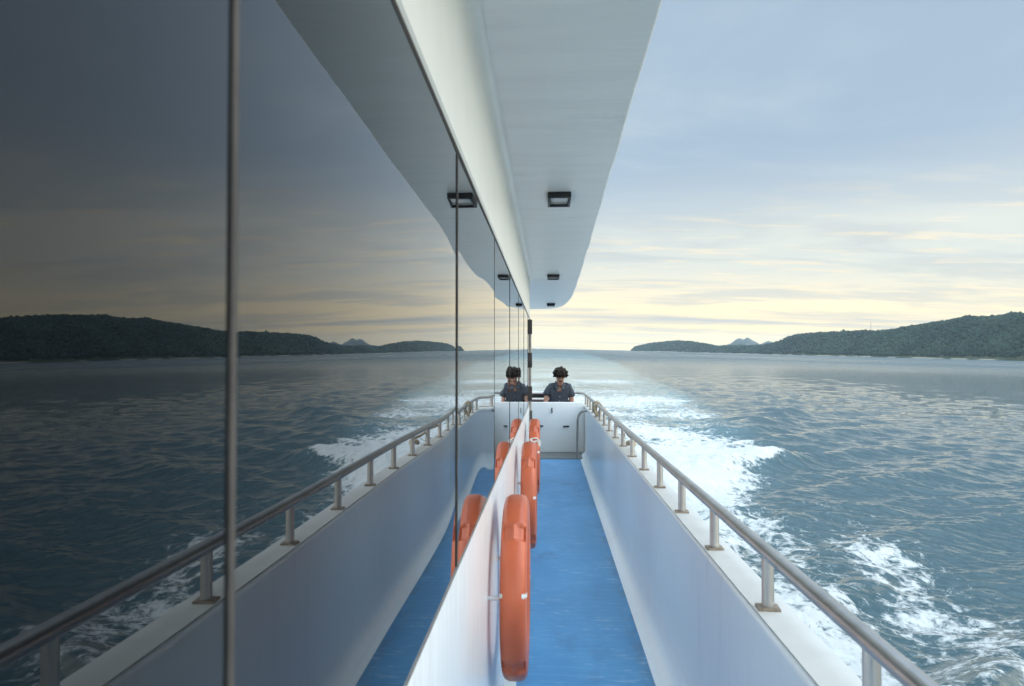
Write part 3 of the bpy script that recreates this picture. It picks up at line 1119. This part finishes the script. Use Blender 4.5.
# stern rail behind the seat
k = MB()
for z in (0.94, 0.825, 0.70):
    k.tube([(-5.4, 14.62, z), (0.43, 14.62, z)], 0.021, 12)
srail = k.build('stern_rail', M['white_rail'], ferry)
for x in (0.42, -0.40, -1.3, -2.3, -3.3, -4.3, -5.3):
    k = MB()
    k.tube([(x, 14.62, 0.0), (x, 14.62, 0.935)], 0.02, 12)
    k.build('post', M['white_rail'], srail)
k = MB()
k.box(-5.4, 0.46, 14.66, 14.70, 0.30, 0.925)
k.build('seat_back', M['black'], ferry, bevel=0.01)
k = MB()
k.box(-5.4, 0.50, 14.02, 14.56, 0.48, 0.53)
k.box(-5.4, 0.46, 14.06, 14.12, 0.002, 0.479)
k.box(-5.4, 0.46, 14.46, 14.52, 0.002, 0.479)
k.build('bench', M['cap'], ferry, bevel=0.01)

# brackets that hold the life rings
RINGS = [(2.98, 0.675), (5.03, 0.670), (7.05, 0.672)]
RR_, RT = 0.272, 0.058     # centre radius and half radial thickness of a ring
RXC = GX + 0.082           # ring's middle plane
for (ry, rz) in RINGS:
    for s in (-1, 1):
        k = MB()
        y = ry + s * RR_
        k.tube([(GX - 0.001, y, rz + 0.03), (GX + 0.038, y, rz + 0.03)], 0.008, 10)
        k.build('ring_bracket', M['clean'], ferry)

# ------------------------------------------------------------------ life rings
def ring_mesh():
    nt_, npf = 288, 44
    vs = np.zeros((nt_, npf, 3))
    hx = 0.046
    for i in range(nt_):
        th = 2 * PI * i / nt_
        # distance from the nearest grip (on the diagonals)
        g = (math.degrees(th) - 48) % 360
        dg = min(min(abs(g - q), 360 - abs(g - q)) for q in (0, 90, 180, 270))
        for j in range(npf):
            ph = 2 * PI * j / npf
            ca, sa = math.cos(ph), math.sin(ph)
            e = 0.62
            rr = math.copysign(abs(ca) ** e, ca) * RT
            xx = math.copysign(abs(sa) ** e, sa) * hx
            # moulded grip: two pockets either side of a middle rib on the outer face
            if ca > 0.25:
                pk = (1 - min(1, max(0, (dg - 5.0) / 1.2)))
                px_ = abs(xx) / hx
                side = min(1, max(0, (px_ - 0.10) / 0.08)) * (1 - min(1, max(0, (px_ - 0.80) / 0.10)))
                rr -= 0.015 * pk * side
            rad = RR_ + rr
            vs[i, j] = (xx, -rad * math.cos(th), rad * math.sin(th))
    faces = []
    for i in range(nt_):
        for j in range(npf):
            faces.append((i * npf + j, i * npf + (j + 1) % npf, ((i + 1) % nt_) * npf + (j + 1) % npf, ((i + 1) % nt_) * npf + j))
    k = MB()
    k.add(vs.reshape(-1, 3), faces)
    return k


def tape_mesh(th0, pa, pb, wd=2.4):
    """worn strips of tape left on the two shoulders of the ring"""
    k = MB()
    hx = 0.046
    if True:
        na, nb = 10, 12
        vs, fs = [], []
        for i in range(na + 1):
            for j in range(nb + 1):
                ph = pa + (pb - pa) * j / nb
                jag = 1.6 * math.sin(j * 2.3 + th0) * (1 if i in (0, na) else 0)
                th = R(th0 + (i / na - 0.5) * 2 * wd * 0.5 + jag * (0.5 if i else -0.5))
                ca, sa = math.cos(ph), math.sin(ph)
                rr = math.copysign(abs(ca) ** 0.62, ca) * (RT + 0.0012)
                xx = math.copysign(abs(sa) ** 0.62, sa) * (hx + 0.0012)
                rad = RR_ + rr
                vs.append((xx, -rad * math.cos(th), rad * math.sin(th)))
        for i in range(na):
            for j in range(nb):
                q = i * (nb + 1) + j
                fs.append((q, q + 1, q + nb + 2, q + nb + 1))
        k.add(vs, fs)
    return k


ring_labels = ['orange life ring hanging on the white wall with its whole rim in plain view',
               'orange life ring without cord, half hidden behind the fully visible ring',
               'orange life ring with white cord tied on, hanging beside the stern seat wall']
ring0, tapes0 = None, []
for i, (ry, rz) in enumerate(RINGS):
    mw = BOAT @ Matrix.Translation((RXC, ry, rz)) @ Matrix.Rotation(R((0, 3, -4)[i]), 4, 'X')
    if ring0 is None:
        ring0 = ring_mesh().build('life_ring', M['orange'], mw=mw)
        o = ring0
        for th0 in (9, 99, 189, 279):
            for pa, pb in ((0.16 * PI, 0.58 * PI), (-0.58 * PI, -0.20 * PI)):
                tapes0.append(tape_mesh(th0, pa, pb).build('reflective_tape', M['tape'], o))
    else:
        o = ring0.copy()
        COL.objects.link(o)
        o.matrix_world = mw
        for tp in tapes0:
            c = tp.copy()
            COL.objects.link(c)
            c.parent = o
    tag(o, ring_labels[i], 'life ring', 'orange life rings along the cabin wall')
    if i == 2:
        k = MB()
        for q in range(2):
            th = R(24 + 4 * q)
            pts = []
            for s in range(25):
                ph = 2 * PI * s / 24
                rr = math.cos(ph) * (RT + 0.010)
                xx = math.sin(ph) * 0.053
                tq = th + 0.02 * math.sin(ph * 2 + q)
                pts.append((xx, -(RR_ + rr) * math.cos(tq), (RR_ + rr) * math.sin(tq)))
            k.tube(pts[:-1], 0.006, 8, closed=True)
        k.tube([(-0.03, -0.36, 0.16), (0.0, -0.375, 0.12), (0.03, -0.38, 0.15), (0.05, -0.36, 0.10)], 0.008, 8)
        k.build('cord', M['cord'], o)

# ------------------------------------------------------------------ rope on the rail
k = MB()
y0 = 10.55
rnd = random.Random(3)
for q in range(6):
    pts = []
    cy = y0 + 0.05 * (q - 2.5)
    for s in range(30):
        a = 2 * PI * s / 30
        pts.append((RX + 0.045 * math.cos(a) + rnd.uniform(-.004, .004), cy + 0.035 * math.sin(a * 1.0 + q), RZ - 0.045 + 0.078 * math.sin(a) + rnd.uniform(-.006, .006)))
    k.tube(pts, 0.015, 8, closed=True)
# the tail runs forward outside the rail and loops round a post
pts = []
for s in range(41):
    u = s / 40
    y = y0 - 0.1 - (y0 - 0.1 - 6.30) * u
    pts.append((RX + 0.040 + 0.006 * math.sin(u * 17), y, RZ + 0.012 - 0.075 * u - 0.018 * abs(math.sin(u * PI * 5.3))))
k.tube(pts, 0.012, 8)
pts = []
for s in range(24):
    a = 2 * PI * s / 24
    pts.append((RX + 0.030 * math.cos(a), 6.27 + 0.030 * math.sin(a), RZ - 0.07 + 0.012 * math.sin(a * 2)))
k.tube(pts, 0.012, 8, closed=True)
ro = k.build('rope', M['rope'], mw=BOAT)
tag(ro, 'beige mooring rope coiled round the handrail with its tail along the posts', 'rope')

# red cushion on the bench beside the man
k = MB()
k.box(-0.34, -0.05, 14.05, 14.45, 0.534, 0.74)
cu = k.build('cushion', M['red'], mw=BOAT, bevel=0.06, segs=5)
tag(cu, 'dark red cushion on the stern bench beside the seated man', 'cushion')

# ------------------------------------------------------------------ the man at the stern
def skin_mesh(verts, edges, radii, levels=2, root=0):
    me = bpy.data.meshes.new('tmp')
    me.from_pydata([tuple(v) for v in verts], edges, [])
    o = bpy.data.objects.new('tmp', me)
    COL.objects.link(o)
    md = o.modifiers.new('skin', 'SKIN')
    md.use_smooth_shade = True
    for i, r in enumerate(radii):
        sv = me.skin_vertices[0].data[i]
        sv.radius = r if isinstance(r, tuple) else (r, r)
        sv.use_root = (i == root)
    ss = o.modifiers.new('sub', 'SUBSURF')
    ss.levels = levels
    ss.render_levels = levels
    dg = bpy.context.evaluated_depsgraph_get()
    ev = o.evaluated_get(dg)
    nm = bpy.data.meshes.new_from_object(ev)
    bpy.data.objects.remove(o)
    return nm


def man():
    # person coords: origin on the seat, facing -y; x right in the picture
    V, E, Rr = [], [], []

    def add(p, r, link=None):
        V.append(Vector(p))
        Rr.append(r)
        if link is not None:
            E.append((link, len(V) - 1))
        return len(V) - 1
    pel = add((0, 0.02, 0.10), (0.16, 0.12))
    ab = add((0, 0.02, 0.24), (0.145, 0.105), pel)
    ch = add((0, -0.03, 0.43), (0.165, 0.11), ab)
    nb = add((0, -0.065, 0.55), (0.085, 0.07), ch)
    nk = add((0, -0.105, 0.605), (0.058, 0.060), nb)
    h1 = add((0, -0.155, 0.660), (0.072, 0.082), nk)
    h2 = add((0, -0.165, 0.740), (0.085, 0.096), h1)
    add((0, -0.150, 0.79), (0.066, 0.080), h2)
    hands = []
    for s in (-1, 1):
        sh = add((s * 0.160, -0.04, 0.515), (0.048, 0.048), ch)
        ua = add((s * 0.215, -0.055, 0.39), 0.050, sh)
        el = add((s * 0.235, -0.08, 0.235), 0.043, ua)
        fa = add((s * 0.205, -0.20, 0.165), 0.038, el)
        wr = add((s * 0.13, -0.315, 0.165), 0.026, fa)
        pm = add((s * 0.09, -0.375, 0.17), (0.040, 0.022), wr)
        hands.append((pm, s))
        for q in range(4):
            off = (q - 1.5) * 0.019
            ln = (0.030, 0.036, 0.034, 0.026)[q]
            b0 = add((s * (0.055), -0.405 + 0.2 * off, 0.17 - off), 0.010, pm)
            b1 = add((s * (0.055 - ln * .6), -0.425 + 0.2 * off, 0.168 - off), 0.0092, b0)
            add((s * (0.050 - ln * .9), -0.405 + 0.2 * off, 0.166 - off), 0.008, b1)
        t0 = add((s * 0.085, -0.36, 0.205), 0.011, pm)
        add((s * 0.060, -0.385, 0.222), 0.0095, t0)
        hip = add((s * 0.095, -0.03, 0.075), 0.092, pel)
        kn = add((s * 0.15, -0.46, 0.085), 0.058, hip)
        ca = add((s * 0.15, -0.47, -0.12), 0.053, kn)
        an = add((s * 0.15, -0.44, -0.43), 0.036, ca)
        ft = add((s * 0.16, -0.52, -0.485), (0.040, 0.028), an)
        add((s * 0.165, -0.60, -0.493), (0.036, 0.022), ft)
    me = skin_mesh(V, E, Rr, 2, 0)
    # face: nose, brow, chin and ears pulled out of the head; looking down
    Hc = Vector((0, -0.160, 0.708))
    tiltm = Matrix.Rotation(R(30), 3, 'X')
    for v in me.vertices:
        p = v.co - Hc
        if v.co.z > 0.62 and abs(p.x) < 0.12:
            q = tiltm.inverted() @ p
            if q.y < -0.03:
                nose = math.exp(-(q.x / 0.014) ** 2 - ((q.z + 0.005) / 0.022) ** 2)
                brow = math.exp(-((abs(q.x) - 0.03) / 0.022) ** 2 - ((q.z - 0.032) / 0.012) ** 2)
                eye = math.exp(-((abs(q.x) - 0.032) / 0.014) ** 2 - ((q.z - 0.016) / 0.011) ** 2)
                chin = math.exp(-(q.x / 0.03) ** 2 - ((q.z + 0.07) / 0.022) ** 2)
                v.co += tiltm @ Vector((0, -0.020 * nose - 0.005 * brow + 0.007 * eye - 0.010 * chin, 0))
            ear = math.exp(-((q.y - 0.005) / 0.02) ** 2 - ((q.z + 0.0) / 0.028) ** 2)
            if abs(q.x) > 0.06:
                v.co.x += math.copysign(0.016 * ear, q.x)
    me.materials.clear()
    me.materials.append(M['skin'])
    for p in me.polygons:
        p.use_smooth = True
    body = bpy.data.objects.new('person', me)
    COL.objects.link(body)
    body.matrix_world = BOAT @ Matrix.Translation((0.170, 14.20, 0.535)) @ Matrix.Rotation(R(6), 4, 'Z') @ Matrix.Rotation(R(2.5), 4, 'Y')
    tag(body, 'man in a blue-grey short sleeve shirt sitting on the stern bench, head bent down', 'person')

    def child(name, mesh, mat):
        mesh.materials.clear()
        mesh.materials.append(mat)
        for p in mesh.polygons:
            p.use_smooth = True
        o = bpy.data.objects.new(name, mesh)
        COL.objects.link(o)
        o.parent = body
        return o
    # shirt: loose torso and short sleeves, open at the throat
    V, E, Rr = [], [], []
    p0 = add((0, 0.02, 0.075), (0.185, 0.145))
    p1 = add((0, 0.015, 0.24), (0.178, 0.138), p0)
    p2 = add((0, -0.03, 0.43), (0.190, 0.135), p1)
    p3 = add((0, -0.050, 0.535), (0.130, 0.10), p2)
    add((0, -0.075, 0.595), (0.082, 0.080), p3)
    for s in (-1, 1):
        a0 = add((s * 0.165, -0.04, 0.525), (0.092, 0.092), p2)
        a1 = add((s * 0.212, -0.055, 0.42), 0.080, a0)
        add((s * 0.226, -0.066, 0.345), 0.076, a1)
    sm = skin_mesh(V, E, Rr, 2, 0)
    bm = bmesh.new()
    bm.from_mesh(sm)
    kill = []
    for f in bm.faces:
        c = f.calc_center_median()
        if c.y < -0.09 and c.z > 0.42 and abs(c.x) < 0.012 + (c.z - 0.42) * 0.30 and c.z < 0.66:
            kill.append(f)
        elif c.z > 0.625 and abs(c.x) < 0.08:
            kill.append(f)
        elif abs(c.x) > 0.17 and c.z < 0.335 and f.normal.z < -0.55:
            kill.append(f)
    bmesh.ops.delete(bm, geom=kill, context='FACES')
    for v in bm.verts:           # creases
        v.co += v.normal * 0.006 * math.sin(v.co.z * 60 + v.co.x * 35) * math.sin(v.co.x * 42 + 1)
    bm.to_mesh(sm)
    bm.free()
    shirt = child('shirt', sm, M['shirt'])
    k = MB()                     # collar flaps and pocket flap
    for s in (-1, 1):
        k.add([(s * 0.062, -0.105, 0.625), (s * 0.022, -0.200, 0.500), (s * 0.075, -0.190, 0.490), (s * 0.098, -0.095, 0.585),
               (s * 0.062, -0.098, 0.615), (s * 0.022, -0.193, 0.490), (s * 0.075, -0.183, 0.480), (s * 0.098, -0.088, 0.575)],
              [(0, 1, 2, 3), (7, 6, 5, 4), (0, 4, 5, 1), (1, 5, 6, 2), (2, 6, 7, 3), (3, 7, 4, 0)])
    k.build('collar', M['shirt'], shirt, bevel=0.003)
    for z in (0.36, 0.28, 0.20):
        k = MB()
        k.sphere((0.004, -0.162 + (0.40 - z) * 0.12, z), 0.007, 8, 6)
        k.build('button', M['white'], shirt)
    # shorts
    V, E, Rr = [], [], []
    p0 = add((0, 0.03, 0.085), (0.175, 0.125))
    add((0, 0.03, 0.17), (0.165, 0.118), p0)
    for s in (-1, 1):
        q0 = add((s * 0.10, -0.05, 0.082), 0.106, p0)
        add((s * 0.145, -0.38, 0.088), 0.084, q0)
    child('shorts', skin_mesh(V, E, Rr, 2, 0), M['trousers'])
    # curly hair: many small locks over the skull
    k = MB()
    rd = random.Random(11)
    for i in range(420):
        a = rd.uniform(0, 2 * PI)
        zz = rd.uniform(-0.35, 1.0)
        c = math.sqrt(max(0, 1 - zz * zz))
        dvec = Vector((c * math.cos(a), c * math.sin(a), zz))
        # leave the face free
        if dvec.y < -0.30 and zz < 0.46 - 0.12 * rd.random():
            continue
        rad = rd.uniform(0.95, 1.10) if rd.random() < 0.6 else rd.uniform(1.10, 1.30)
        p = Hc + tiltm @ Vector((dvec.x * 0.100 * rad, 0.014 + dvec.y * 0.112 * rad, 0.042 + dvec.z * 0.098 * rad))
        r = rd.uniform(0.008, 0.019)
        k.sphere(p, (r, r, r * rd.uniform(0.8, 1.3)), 7, 5)
    k.sphere(Hc + tiltm @ Vector((0, 0.016, 0.04)), (0.090, 0.100, 0.088), 16, 10)
    for s in (-1, 1):            # tufts over the ears and neck
        for i in range(12):
            p = Hc + tiltm @ Vector((s * rd.uniform(0.080, 0.108), rd.uniform(0.01, 0.085), rd.uniform(-0.01, 0.05)))
            k.sphere(p, rd.uniform(0.010, 0.016), 7, 5)
    k.build('hair', M['hair'], body)
    # moustache
    k = MB()
    for i in range(16):
        u = rd.uniform(-1, 1)
        p = Hc + tiltm @ Vector((0.034 * u, -0.098 + 0.018 * u * u, -0.031 - 0.012 * u * u))
        k.sphere(p, rd.uniform(0.006, 0.009), 6, 4)
    k.build('moustache', M['hair'], body)
    for s in (-1, 1):
        k = MB()
        k.sphere(Hc + tiltm @ Vector((s * 0.032, -0.080, 0.014)), 0.008, 10, 8)
        k.build('eye', M['black'], body)
        k = MB()
        k.tube([Hc + tiltm @ Vector((s * (0.015 + 0.035 * u), -0.094 + 0.014 * u * u, 0.031 + 0.006 * math.sin(u * PI))) for u in (0, .33, .66, 1)], 0.005, 6)
        k.build('eyebrow', M['hair'], body)


man()
S.camera = cam
